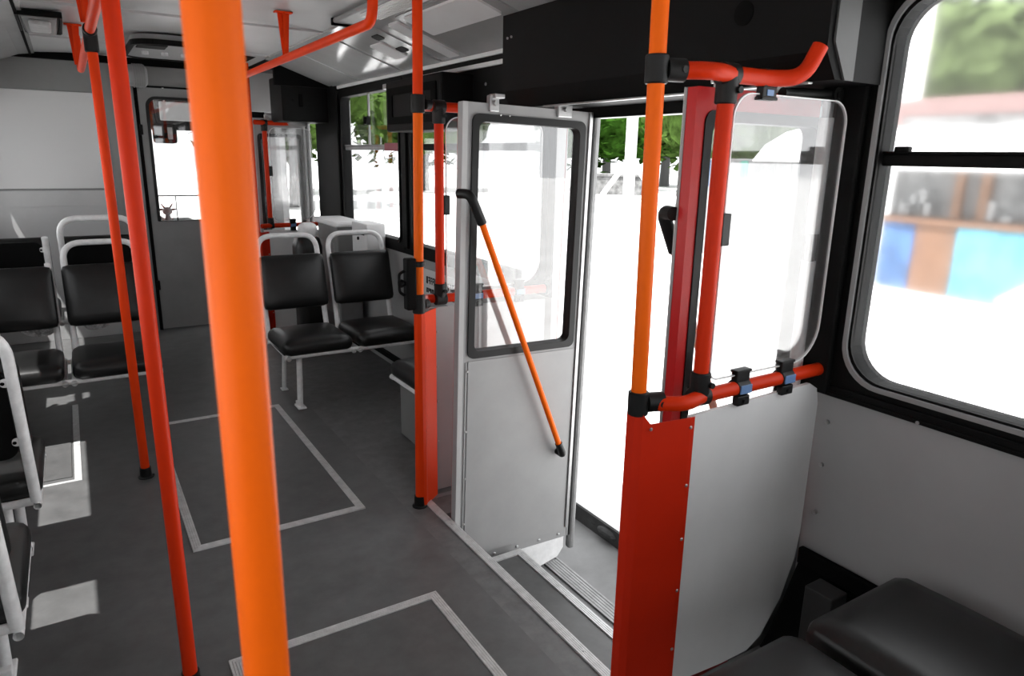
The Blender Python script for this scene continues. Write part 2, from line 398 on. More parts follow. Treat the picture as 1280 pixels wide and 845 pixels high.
profile(bm, [(-.12, 2.185), (.1, 2.20), (.63, 2.215), (1.16, 2.20), (1.38, 2.185)], YB, YF)
cl = obj('ceiling', bm, M['ceil'], kind='structure')
t = new()
for yy in (5.55, 4.3, 3.05, 1.8): bx(t, (-.1, yy, 2.178), (1.36, yy+.012, 2.19))
obj('joint_strip', t, M['ceil'], cl)
bm = new(); profile(bm, [(1.36, 2.175), (1.40, 2.165), (1.865, 2.005), (1.87, 1.99)], YB, 5.72)
cv = obj('ceiling', bm, M['cove'], kind='structure')
def onc(x, off=0): return 2.165 + (x-1.40)*(2.005-2.165)/(1.865-1.40) - off
def covelid(x0, x1, y0, y1, m, nm='cove_lid', th=.006):
    t = new(); plate(t, 'z', rrect(x0, y0, x1, y1, .012, 3), 0, 1)
    for v in t.verts: v.co.z = onc(v.co.x, th if v.co.z < .5 else -.002)
    return obj(nm, t, m, cv)
for (y0, y1, mm) in ((5.05, 5.62, 'cove'), (4.30, 5.0, 'cove'), (3.72, 4.24, 'coved'), (2.62, 3.42, 'coved'), (1.2, 2.4, 'coved'), (0, 1.1, 'cove')):
    covelid(1.44, 1.845, y0, y1, M[mm])
covelid(1.47, 1.82, 3.46, 3.58, M['panel2'], 'cove_lid', .012); covelid(1.56, 1.72, 3.90, 4.08, M['panel2'], 'cove_lid', .014)
covelid(1.46, 1.62, 2.70, 3.36, M['panel2'], 'cove_lid', .016)
for x0 in (1.50, 1.64):
    covelid(x0, x0+.045, 3.80, 3.90, M['black'], 'cove_slot', .010)
t = new()
for yy in (5.62, 5.0, 4.24, 3.58, 3.44, 2.5): bx(t, (1.42, yy-.004, 2.0), (1.43, yy+.01, 2.001))
t.free()
t = new(); bx(t, (1.85, YB, 1.985), (1.87, 5.70, 2.006), .003); obj('edge_moulding', t, M['panel2'], cv)
t = new(); bx(t, (1.845, 2.5, 1.935), (1.862, 4.05, 1.958), .004); obj('light_moulding', t, M['lampcap'], cv, label='thin white strip on the black header')
bm = new(); profile(bm, [(-.61, 2.0), (-.2, 2.16), (-.10, 2.175)], YB, 6.5); cvl = obj('ceiling', bm, M['cove'], kind='structure')
t = new(); bx(t, (-.135, YB, 2.160), (-.12, 6.5, 2.176)); obj('joint_strip', t, M['blackm'], cvl)
# closing black head over the front door area
bm = new(); bx(bm, (1.42, 5.72, 2.0), (RX-.01, 5.76, 2.2)); bx(bm, (1.05, 5.76, 2.19), (RX, YF, 2.22)); obj('ceiling', bm, M['blackm'], kind='structure')

# ceiling light on the right
L = thing('ceiling_light', 'long slim ceiling light with ribbed cover above the right windows', 'ceiling light', (1.36, 2.9, 2.19))
t = new(); bx(t, (-.09, -1.0, -.03), (.075, .95, -.005), .01); obj('housing', t, M['vent'], L)
t = new()
for k in range(7): bx(t, (-.05+k*.015, -.95, -.045), (-.04+k*.015, .62, -.028), .002)
bx(t, (-.055, -.95, -.036), (.055, .62, -.028), .002); obj('ribbed_cover', t, M['lampcap'], L)
t = new(); bx(t, (-.095, .93, -.04), (.08, .955, -.004), .004); obj('end_cap', t, M['blackm'], L)
# ceiling hatch lamp on the left, round console, duct
L = thing('ceiling_lamp', 'boxy ceiling lamp with sloping clear cover on the left of the ceiling', 'ceiling lamp', (-.03, 4.95, 2.185))
t = new(); bx(t, (-.10, -.36, -.012), (.10, .42, 0), .003); bx(t, (-.10, -.38, -.03), (.10, -.36, 0), .003); bx(t, (.092, -.38, -.03), (.104, .25, 0), .003); bx(t, (-.104, -.38, -.03), (-.092, .25, 0), .003); obj('frame', t, M['black'], L)
t = new(); v = [(-.085, -.35, 0), (.085, -.35, 0), (.085, .40, 0), (-.085, .40, 0), (-.075, -.33, -.035), (.075, -.33, -.035), (.06, .1, -.055), (-.06, .1, -.055), (-.07, .38, -.02), (.07, .38, -.02)]
V = [t.verts.new(p) for p in v]
for f in ((0, 1, 5, 4), (4, 5, 6, 7), (7, 6, 9, 8), (8, 9, 2, 3), (0, 4, 7, 8, 3), (1, 2, 9, 6, 5)): t.faces.new([V[k] for k in f])
obj('cover', t, M['vent'], L); t = new(); bx(t, (-.05, -.30, -.058), (.05, .04, -.036), .01); obj('lens', t, M['alu'], L)
L = thing('ceiling_console', 'oval speaker console with buttons on the ceiling by the cab door', 'console', (.74, 5.55, 2.2))
t = new(); plate(t, 'z', rrect(-.30, -.42, .30, .42, .14, 8), -.055, 0); obj('body', t, M['vent'], L, smooth=True)
t = new(); ring(t, 'z', rrect(-.31, -.43, .31, .43, .15, 8), rrect(-.285, -.405, .285, .405, .13, 8), -.03, -.062); obj('rim', t, M['black'], L)
t = new(); bx(t, (-.27, -.36, -.062), (-.1, -.18, -.05), .004); obj('grille', t, M['black'], L)
t = new()
for k in range(4): cyl(t, (-.2+k*.12, .02, -.05), (-.2+k*.12, .02, -.075), .022, 12)
pieces('button', t, M['alu'], L)
t = new(); tube(t, [(.45, 6.50, 2.06), (.50, 6.43, 2.06), (.60, 6.43, 2.06), (.62, 6.43, 2.06)], [.06, .08, .085, .06], 20)
for k in range(5): tube(t, [(.52+k*.016, 6.43, 2.06), (.528+k*.016, 6.43, 2.06)], .089, 20)
tag(obj('air_nozzle', t, M['vent'], smooth=True), 'grey ribbed round nozzle high on the front partition', 'nozzle')

# ---------------------------------------------------------------- front partition with cab door
FY = 6.55
bm = new(); wallholes(bm, 'y', LX, 1.02, 0, 2.2, FY, FY+.03, [(.53, 1.02, 0, 2.0)])
bx(bm, (1.02, FY, 1.84), (RX, FY+.03, 2.2)); wf = obj('wall_front', bm, M['bulk'], kind='structure')
t = new(); bx(t, (LX, FY-.012, 1.20), (.30, FY, 1.92), .003); obj('notice_board', t, M['board'], wf, label='blank grey board')
t = new(); bx(t, (LX, FY-.010, .0), (.30, FY, 1.185), .002); bx(t, (LX, FY-.014, 1.06), (.30, FY-.008, 1.065)); obj('lower_panel', t, M['bulklight'], wf)
t = new(); bx(t, (LX, FY-.03, 2.145), (1.3, FY, 2.2), .01); obj('head_gap', t, M['blackm'], wf)
t = new(); bx(t, (1.02, FY-.01, 1.84), (1.8, FY, 2.16), .002); obj('header_panel', t, M['bulklight'], wf)
d3 = thing('door_3', kind='structure', label='grey cab door with rounded window')
dl = [.545, 1.01, .01, 1.985]
t = new()
wi = (.615, .96, .925, 1.90)
ring(t, 'y', rrect(dl[0], dl[2], dl[1], dl[3], .004, 6), rrect(wi[0], wi[2], wi[1], wi[3], (.01, .01, .06, .06), 6), FY-.012, FY+.028)
obj('door_panel', t, M['cabdoor'], d3)
t = new(); ring(t, 'y', rrect(wi[0]-.02, wi[2]-.0, wi[1]+.02, wi[3]+.02, (.01, .01, .08, .08), 6), rrect(wi[0]+.004, wi[2]+.004, wi[1]-.004, wi[3]-.004, (.01, .01, .06, .06), 6), FY-.022, FY+.01); obj('window_gasket', t, M['rubber'], d3)
t = new(); bx(t, (.62, FY-.016, 1.13), (.955, FY-.006, 1.14)); bx(t, (.745, FY-.016, .93), (.752, FY-.006, 1.13)); obj('window_bar', t, M['black'], d3)
t = new(); bx(t, (wi[0], FY+.008, wi[2]), (wi[1], FY+.011, wi[3])); obj('glass', t, M['glass'], d3)
t = new(); bx(t, (.535, FY-.03, 1.62), (.56, FY-.01, 1.70), .004); bx(t, (.535, FY-.03, .35), (.56, FY-.01, .43), .004); obj('hinge', t, M['black'], d3)
t = new(); bx(t, (.522, FY-.016, 0), (.548, FY+.02, 2.0)); bx(t, (.525, FY-.016, 1.99), (1.02, FY, 2.0)); obj('door_frame', t, M['blackm'], d3)

# cab beyond: windscreen, dashboard, mirror, visor, toy
bm = new(); wallholes(bm, 'y', LX-.06, RX+.06, -.45, 2.5, YF, YF+.06, [(LX+.05, RX-.05, .80, 1.70)])
wc = obj('wall_cab', bm, M['black'], kind='structure')
t = new(); bx(t, (LX+.05, YF+.02, .80), (RX-.05, YF+.024, 1.70)); obj('windscreen_glass', t, M['glass'], wc)
t = new(); bx(t, (.62, YF+.0, .8), (.66, YF+.05, 1.72)); obj('windscreen_post', t, M['black'], wc)
t = new(); bx(t, (LX, 7.55, .55), (1.05, YF-.01, .83), .03); bx(t, (-.1, 7.35, .62), (.9, 7.6, .86), .04)
tag(obj('dashboard', t, M['black']), 'black dashboard under the windscreen beyond the cab door', 'dashboard')
t = new(); bx(t, (.785, 7.38, 1.768), (1.28, 7.41, 1.935), .01); cyl(t, (.83, 7.395, 1.93), (.83, 7.395, 2.19), .008, 8); cyl(t, (1.2, 7.395, 1.93), (1.2, 7.395, 2.19), .008, 8); tag(obj('sun_visor', t, M['panel2']), 'pale rectangular sun visor above the driver seen through the door window', 'sun visor')
L = thing('rear_view_mirror', 'black rear view mirror behind the cab door window', 'mirror', (.80, 7.30, 1.65))
t = new(); pad(t, (0, 0, 0), (.10, .04, .088), .03); obj('mirror_housing', t, M['black'], L, smooth=True)
t = new(); bx(t, (.02, -.045, -.05), (.06, -.038, .055), .005); obj('mirror_face', t, M['steel'], L)
t = new(); tube(t, roundpath([(-.04, 0, .05), (-.06, .0, .12), (-.09, .05, .545)], .03), .009, 10); obj('mirror_arm', t, M['black'], L)
L = thing('toy_figure', 'small horned toy head standing on the dashboard edge', 'toy', (.765, 7.40, .86))
t = new(); ball(t, (0, 0, .085), .045, (1, .9, .9)); tube(t, [(0, 0, 0), (0, 0, .06)], [.03, .018], 12); obj('body', t, M['skin'], L, smooth=True)
for s in (-1, 1):
    t = new(); tube(t, [(s*.02, 0, .11), (s*.05, 0, .155)], [.008, .005], 8); obj('horn', t, M['blackm'], L)
    t = new(); ball(t, (s*.055, 0, .10), .018, (1.5, .4, .6), 1); obj('ear', t, M['blackm'], L)
t = new(); ball(t, (.0, -.035, .07), .026, (1.1, 1, .7), 1); obj('snout', t, M['skin'], L)
t = new(); pad(t, (.56, 7.36, .885), (.14, .05, .03), .025); tag(obj('dark_cloth', t, M['blackm'], smooth=True), 'dark bundle on the dashboard beside the toy', 'bundle')

# ---------------------------------------------------------------- header box over the middle door
t = new()
pts = [(1.645, 1.70), (1.60, 1.765), (1.60, 2.06), (1.848, 1.972), (1.848, 1.70)]
plate(t, 'y', pts, 1.135, 2.66)
hb = obj('door_header_box', t, M['black'], kind=None); tag(hb, 'large black box covering the door gear above the open middle door', 'header box')
t = new(); bx(t, (1.632, 1.20, 1.694), (1.65, 2.40, 1.700), .002); obj('bottom_lip', t, M['steel'], hb, label='thin bright bottom lip')
t = new(); plate(t, 'y', [(1.62, 1.785), (1.675, 1.70), (1.71, 1.70), (1.705, 2.04), (1.62, 2.07)], 1.128, 1.134); obj('end_plate', t, M['endgrey'], hb, label='grey end plate')
t = new(); cyl(t, (1.602, 1.40, 1.885), (1.596, 1.40, 1.885), .032, 20); obj('lock_hole', t, M['blackm'], hb)
t = new(); bx(t, (1.592, 1.70, 2.03), (1.60, 1.82, 2.06), .003); obj('latch', t, M['vent'], hb)
t = new()
for yy, zz in ((2.62, 1.97), (2.59, 1.972)): cyl(t, (1.601, yy, zz), (1.595, yy, zz), .005, 8)
pieces('screw', t, M['steel'], hb)
# black header between the box and the screens ahead
t = new(); bx(t, (1.83, 2.67, 1.665), (1.86, 3.338, 1.93), .004)
ht = obj('header_panel', t, M['black']); tag(ht, 'long black header panel under the ceiling edge beyond the middle door', 'header panel')
t = new(); [cyl(t, (1.832, yy, 1.85), (1.826, yy, 1.85), .008, 10) for yy in (2.75, 2.98, 3.2)]; pieces('screw', t, M['steel'], ht)
L = thing('control_box', 'black box with recessed lid hanging between the two far right windows', 'box', (1.74, 3.72, 1.76))
t = new(); bx(t, (-.09, -.38, -.13), (.11, .36, .15), .012); obj('body', t, M['black'], L)
t = new(); ring(t, 'x', rrect(-.33, -.09, .31, .11, .01, 4), rrect(-.27, -.05, .25, .07, .01, 4), -.098, -.088); obj('lid', t, M['blackm'], L)
t = new(); bx(t, (-.02, .50, .13), (.02, .58, .16), .004); obj('bracket', t, M['steel'], L)
L = thing('speaker_cabinet', 'black cabinet in the ceiling corner above the front door', 'cabinet', (1.66, 5.95, 1.90))
t = new(); bx(t, (-.18, -.18, -.16), (.19, .2, .18), .012); obj('body', t, M['black'], L)
t = new(); bx(t, (-.05, -.19, -.05), (-.02, -.18, .05), .004); cyl(t, (-.1, -.18, 0), (-.1, -.186, 0), .008, 8); obj('lock', t, M['blackm'], L)
t = new(); ball(t, (-.02, 0, -.17), .08, (1, 1, .45)); obj('dome', t, M['vent'], L, smooth=True)

# ---------------------------------------------------------------- poles and rails
PR = .0195
def collar(bm, p, axis_dir, h=.034, r=.0265, n=20):
    p = Vector(p); d = Vector(axis_dir).normalized()
    tube(bm, [p-d*h, p-d*(h-.003), p+d*(h-.003), p+d*h], [r-.003, r, r, r-.003], n)
def pole(label, base, top, m, foot=True, socket=.05, segs=()):
    L = thing('grab_pole', label, 'grab pole', base); d = Vector(top)-Vector(base)
    if segs:      # tube painted in lengths: (from_t, to_t, material)
        for a, b, mm in segs:
            t = new(); tube(t, [d*a, d*b], PR, 24); obj('pole_tube', t, mm, L, smooth=True)
    else:
        t = new(); tube(t, [d*.004, d], PR, 24); obj('pole_tube', t, m, L, smooth=True)
    if foot:
        t = new(); tube(t, [(0, 0, .0), (0, 0, .004), (0, 0, .008), (0, 0, socket)], [.034, .034, .026, .0245], 24, True); cyl(t, (.03, 0, .0), (.03, 0, .009), .006, 8)
        obj('floor_socket', t, M['rubber'], L, smooth=True)
    return L
pole('wide orange grab pole nearest the viewer, out of focus', (.104, .590, 0), (.093, .525, 2.2), M['orange'])
pole('dark red grab pole just left of the wide orange pole', (.131, 1.915, 0), (.128, 1.94, 2.2), M['redpole'])
p3 = pole('thin orange grab pole leftmost, with black socket on the floor', (.148, 3.475, 0), (.145, 3.475, 1.965), M['redor'])
t = new(); collar(t, (-.003, 0, 1.925), (0, 0, 1), .045); collar(t, (-.003, 0, 1.965), (0, 1, 0), .04); obj('tee_clamp', t, M['rubber'], p3, smooth=True)
cpb = Vector((1.151, 2.571, 0)); cpt = Vector((1.176, 2.571, 2.2))
t1 = 1.69/2.2; t0 = .905/2.2
cp = pole('orange grab pole at the far side of the open doorway', cpb, cpt, None, segs=((.004, t0, M['redor']), (t0, t1, M['orange']), (t1, 1, M['redor'])))
dc = cpt-cpb
t = new(); collar(t, dc*t1, dc, .034); collar(t, dc*t1+Vector((.04, 0, 0)), (1, .3, 0), .014, .02); obj('clamp', t, M['rubber'], cp, smooth=True)
t = new(); collar(t, dc*t0, dc, .034); collar(t, dc*t0+Vector((.035, .01, 0)), (1, .3, 0), .014, .02); obj('clamp', t, M['rubber'], cp, smooth=True)
# stop button device on the pole
L = thing('stop_button', 'black stop request device clipped to the far doorway pole', 'stop button', cpb+dc*(1.0/2.2))
t = new(); bx(t, (-.06, -.022, -.11), (-.018, .022, .10), .006); obj('body', t, M['black'], L)
for zz in (-.06, .075):
    t = new(); collar(t, dc*(zz/2.2), dc, .011, .026); obj('clip_ring', t, M['rubber'], L, smooth=True)
t = new(); tube(t, roundpath([(-.062, -.0, .05), (-.085, 0, .04), (-.085, 0, -.035), (-.062, 0, -.05)], .02), .006, 8); ball(t, (-.075, 0, 0), .018, (1, 1, 1), 1); obj('lever', t, M['black'], L, smooth=True)

p1b = Vector((1.169, 1.235, 0)); p1t = Vector((1.137, 1.235, 2.2)); d1 = p1t-p1b
P1 = pole('bright orange grab pole at the near side of the open doorway', p1b, p1t, None, segs=((.004, .905/2.2, M['redpanel']), (.905/2.2, 1.70/2.2, M['orange']), (1.70/2.2, 1, M['orange'])))
for zz in (.905, 1.695):
    t = new(); collar(t, d1*(zz/2.2), d1, .031, .0265); obj('clamp', t, M['rubber'], P1, smooth=True)
    t = new(); c0 = d1*(zz/2.2); tube(t, [c0+Vector((.02, -.008, 0)), c0+Vector((.062, -.022, 0))], .0255, 20); cyl(t, c0+Vector((.045, -.035, 0)), c0+Vector((.045, -.045, 0)), .008, 10); obj('clamp_arm', t, M['rubber'], P1, smooth=True)

def bracket(bm, x, y, zr_, zc):
    """T shaped hanger from the ceiling down to a rail"""
    v = []
    for (hw, z) in ((.014, zr_), (.022, zc-.012)):
        for sx, sy in ((-1, -1), (1, -1), (1, 1), (-1, 1)): v.append(bm.verts.new((x+sx*.006, y+sy*hw, z)))
    for f in ((0, 1, 5, 4), (1, 2, 6, 5), (2, 3, 7, 6), (3, 0, 4, 7), (4, 5, 6, 7), (3, 2, 1, 0)): bm.faces.new([v[k] for k in f])
    v = []
    for (hw, z) in ((.014, zr_), (.030, zc-.012)):
        for sx, sy in ((-1, -1), (1, -1), (1, 1), (-1, 1)): v.append(bm.verts.new((x+sx*hw, y+sy*.004, z)))
    for f in ((0, 1, 5, 4), (1, 2, 6, 5), (2, 3, 7, 6), (3, 0, 4, 7), (4, 5, 6, 7), (3, 2, 1, 0)): bm.faces.new([v[k] for k in f])
    bx(bm, (x-.045, y-.02, zc-.012), (x+.045, y+.02, zc-.004), .002)
RZ = 1.975
L = thing('ceiling_handrail', 'red overhead handrail on the right, bent up into the ceiling', 'handrail', (1.03, 2.66, RZ))
pt = roundpath([(.0, -.04, .22), (0, 0, 0), (.012, 2.9, 0), (.012, 2.96, .22)], .05); t = new(); tube(t, pt, PR, 20); obj('rail', t, M['redor'], L, smooth=True)
for yy in (1.25, 2.6):
    t = new(); bracket(t, .006, yy, 0.01, CEIL+.013-RZ); obj('hanger', t, M['redor'], L)
L = thing('ceiling_handrail', 'red overhead handrail on the left with triangular hangers', 'handrail', (.145, 3.475, 1.965))
t = new(); tube(t, roundpath([(0, -3.0, 0), (0, 1.75, 0), (0, 1.80, .2)], .04), PR, 20); obj('rail', t, M['redor'], L, smooth=True)
for yy in (1.55, -.12, -1.5):
    t = new(); bracket(t, -.018, yy, 0.01, CEIL+.01-1.965); obj('hanger', t, M['redor'], L)

# ---------------------------------------------------------------- door screens (partition beside the doorway)
def clip(parent, p, up=True, sticker=True, vertical=False):
    c = new(); p = Vector(p)
    if vertical:
        bx(c, (p.x+.012, p.y-.016, p.z-.04), (p.x+.042, p.y+.012, p.z+.04), .003); o = obj('glass_clip', c, M['rubber'], parent); return
    s = 1 if up else -1
    collar(c, p, (1, 0, 0), .026, .0235)
    e = .048 if s > 0 else .046
    bx(c, (p.x-.026, p.y-.012, p.z+.018 if s > 0 else p.z-e), (p.x+.026, p.y+.010, p.z+e if s > 0 else p.z-.018), .003)
    bx(c, (p.x-.029, p.y-.014, p.z+s*e-.004), (p.x+.029, p.y+.012, p.z+s*e+.004), .002)
    if s > 0:
        bx(c, (p.x-.024, p.y-.020, p.z-.048), (p.x+.024, p.y+.0, p.z-.02), .003); cyl(c, (p.x, p.y-.019, p.z-.036), (p.x, p.y-.026, p.z-.036), .006, 10)
    o = obj('glass_clip', c, M['rubber'], parent)
    if sticker:
        c = new()
        if s > 0: bx(c, (p.x-.022, p.y-.0262, p.z-.012), (p.x+.022, p.y-.0225, p.z+.012), .001)
        else: bx(c, (p.x-.012, p.y-.0145, p.z-.040), (p.x+.012, p.y-.0115, p.z-.026), .001)
        obj('blue_sticker', c, M['blue'], o)
def screen(label, Y, xp, pb, xw, zb, zt, mir, clips, m_panel, bend_y, arch=True):
    """glass screen with rails, post and lower panel, fixed to the pole at pb"""
    L = thing('door_screen', label, 'door screen', (xp, Y, 0)); o = Vector((xp, Y, 0))
    def loc(*p): return Vector(p)-o
    t = new(); tube(t, roundpath([loc(pb.x+.03, pb.y-.012*mir, zb), loc((pb.x+xp)/2+.01, Y-.03*mir, zb), loc(xp, Y-.004*mir, zb), loc(xw, Y, zb)], .05), PR, 20); obj('lower_rail', t, M['redpole'], L, smooth=True)
    t = new(); tube(t, roundpath([loc(pb.x+.03, pb.y-.012*mir, zt), loc((pb.x+xp)/2+.01, Y-.03*mir, zt), loc(xp, Y-.004*mir, zt), *([loc(xp+.14, Y-.006, zt), loc(xp+.215, Y-.045, zt+.004), loc(xp+.248, Y-.058, zt+.078)] if bend_y else [loc(xw, Y, zt)])], .05), PR, 20); obj('upper_rail', t, M['redpole'], L, smooth=True)
    t = new(); tube(t, [loc(xp, Y, zb), loc(xp, Y, zt)], PR, 20); obj('post', t, M['redpole'], L, smooth=True)
    for z, s in ((zb, 1), (zt, -1)):
        t = new(); collar(t, loc(xp, Y, z+s*.028), (0, 0, 1), .038, .026); collar(t, loc(xp, Y, z), (1, 0, 0), .026, .0265); cyl(t, loc(xp+.012, Y-.02, z+s*.035), loc(xp+.012, Y-.034, z+s*.035), .008, 10); obj('corner_clamp', t, M['rubber'], L, smooth=True)
    g = rrect(xp+.03-o.x, zb+.035, xw-.04-o.x, zt-.035, (.03, .11, .06, .06), 8)
    t = new(); plate(t, 'y', g, -.002, .002); obj('glass', t, M['acryl'], L)
    gi = rrect(xp+.033-o.x, zb+.038, xw-.043-o.x, zt-.038, (.03, .11, .06, .06), 8)
    t = new(); ring(t, 'y', g, gi, -.0032, .0032); obj('glass_edge', t, M['acryle'], L)
    for kind, x, z in clips:
        clip(L, loc(x, Y, z), up=(kind == 'b'), vertical=(kind == 'v'))
    # lower panel cut to follow the wheel arch
    x1 = xw-.005
    if arch: lp = [(xp-.03, .02), (xp+.20, -.0), (x1-.20, .0), (x1-.14, .03), (x1-.06, .14), (x1-.012, .27), (x1, .36), (x1, zb-.11), (x1-.012, zb-.06), (x1-.05, zb-.038), (xp-.03, zb-.050)]
    else: lp = [(xp-.06, .01), (x1, .01), (x1, zb-.05), (xp-.06, zb-.035)]
    lp = [(a-o.x, b) for a, b in lp]
    t = new(); plate(t, 'y', lp, -.006, .006); obj('lower_panel', t, m_panel, L, label='pale grey panel')
    t = new()
    cor = [(pb.x-.024, pb.y+.012*mir), (pb.x-.020, pb.y-.012), (pb.x-.004, pb.y-.026), (pb.x+.02, pb.y-.030), (xp-.035, Y-.012*1), (xp-.020, Y-.012)] if mir > 0 else [(pb.x-.023, pb.y), (pb.x-.016, pb.y-.017), (pb.x, pb.y-.0235), (pb.x+.016, pb.y-.017), (pb.x+.03, pb.y+.0), (pb.x+.105, Y-.03), (pb.x+.115, Y-.01)]
    zt_ = zb-.032
    A = [t.verts.new(loc(a, b, .0)) for a, b in cor]; B = [t.verts.new(loc(a, b, zt_+(.010 if k < 3 else -.018 if mir > 0 else 0))) for k, (a, b) in enumerate(cor)]
    for k in range(len(cor)-1): t.faces.new((A[k], A[k+1], B[k+1], B[k]))
    bmesh.ops.recalc_face_normals(t, faces=t.faces)
    r = bmesh.ops.extrude_face_region(t, geom=t.faces[:]); vs = [g_ for g_ in r['geom'] if isinstance(g_, bmesh.types.BMVert)]
    for v in vs: v.co += Vector((.001, .002, 0))
    obj('corner_panel', t, M['redpanel'] if mir > 0 else M['redor'], L, label='red sheet wrapped round the pole')
    t = new()
    sc = [(pb.x+.018, Y+.001 + (pb.y-Y)*.85-.03, zt_-.03), (xp-.034, Y-.013, zt_-.045)] if mir > 0 else []
    for zz in (.15, .34, .50, .66):
        if mir > 0: sc.append((xp-.032, Y-.013, zz))
        else: sc.append((xp-.02, Y-.007, zz+.1))
    for a, b, c in sc: ball(t, loc(a, b, c), .0055, (1, .6, 1), 1)
    pieces('screw', t, M['steel'], L)
    # wall fixing
    t = new(); collar(t, loc(xw+.004, Y, zb), (1, 0, 0), .012, .032); ball(t, loc(xw, Y-.01, zb+.05), .012, sub=1); obj('wall_flange', t, M['black'], L)
    return L
screen('near glass screen with red rails, blue-stickered clips and red corner sheet', 1.20, 1.335, p1b+d1*(.9/2.2), 1.853, .903, 1.695, 1,
       [('b', 1.49, .903), ('b', 1.675, .903), ('t', 1.475, 1.695), ('v', 1.335, 1.335)], M['panel2'], .085)
screen('far glass screen with red rails and pale panel behind the open door leaf', 2.66, 1.302, cpb+dc*(.9/2.2), 1.853, .903, 1.69, -1,
       [('b', 1.48, .903), ('b', 1.70, .903), ('v', 1.302, 1.3)], M['panel'], 0, arch=False)
# front screen
FP = Vector((1.30, 6.10, 0))
screen('small glass screen with red rails by the front door, beyond the seats', 6.13, 1.415, Vector((1.30, 6.10, 0)), 1.84, .90, 1.735, 1,
       [('b', 1.60, .90), ('v', 1.415, 1.35)], M['panel2'], .085, arch=False)
pole('red post of the front door screen beyond the seat pair', (1.30, 6.10, 0), (1.30, 6.10, 2.18), M['redor'])

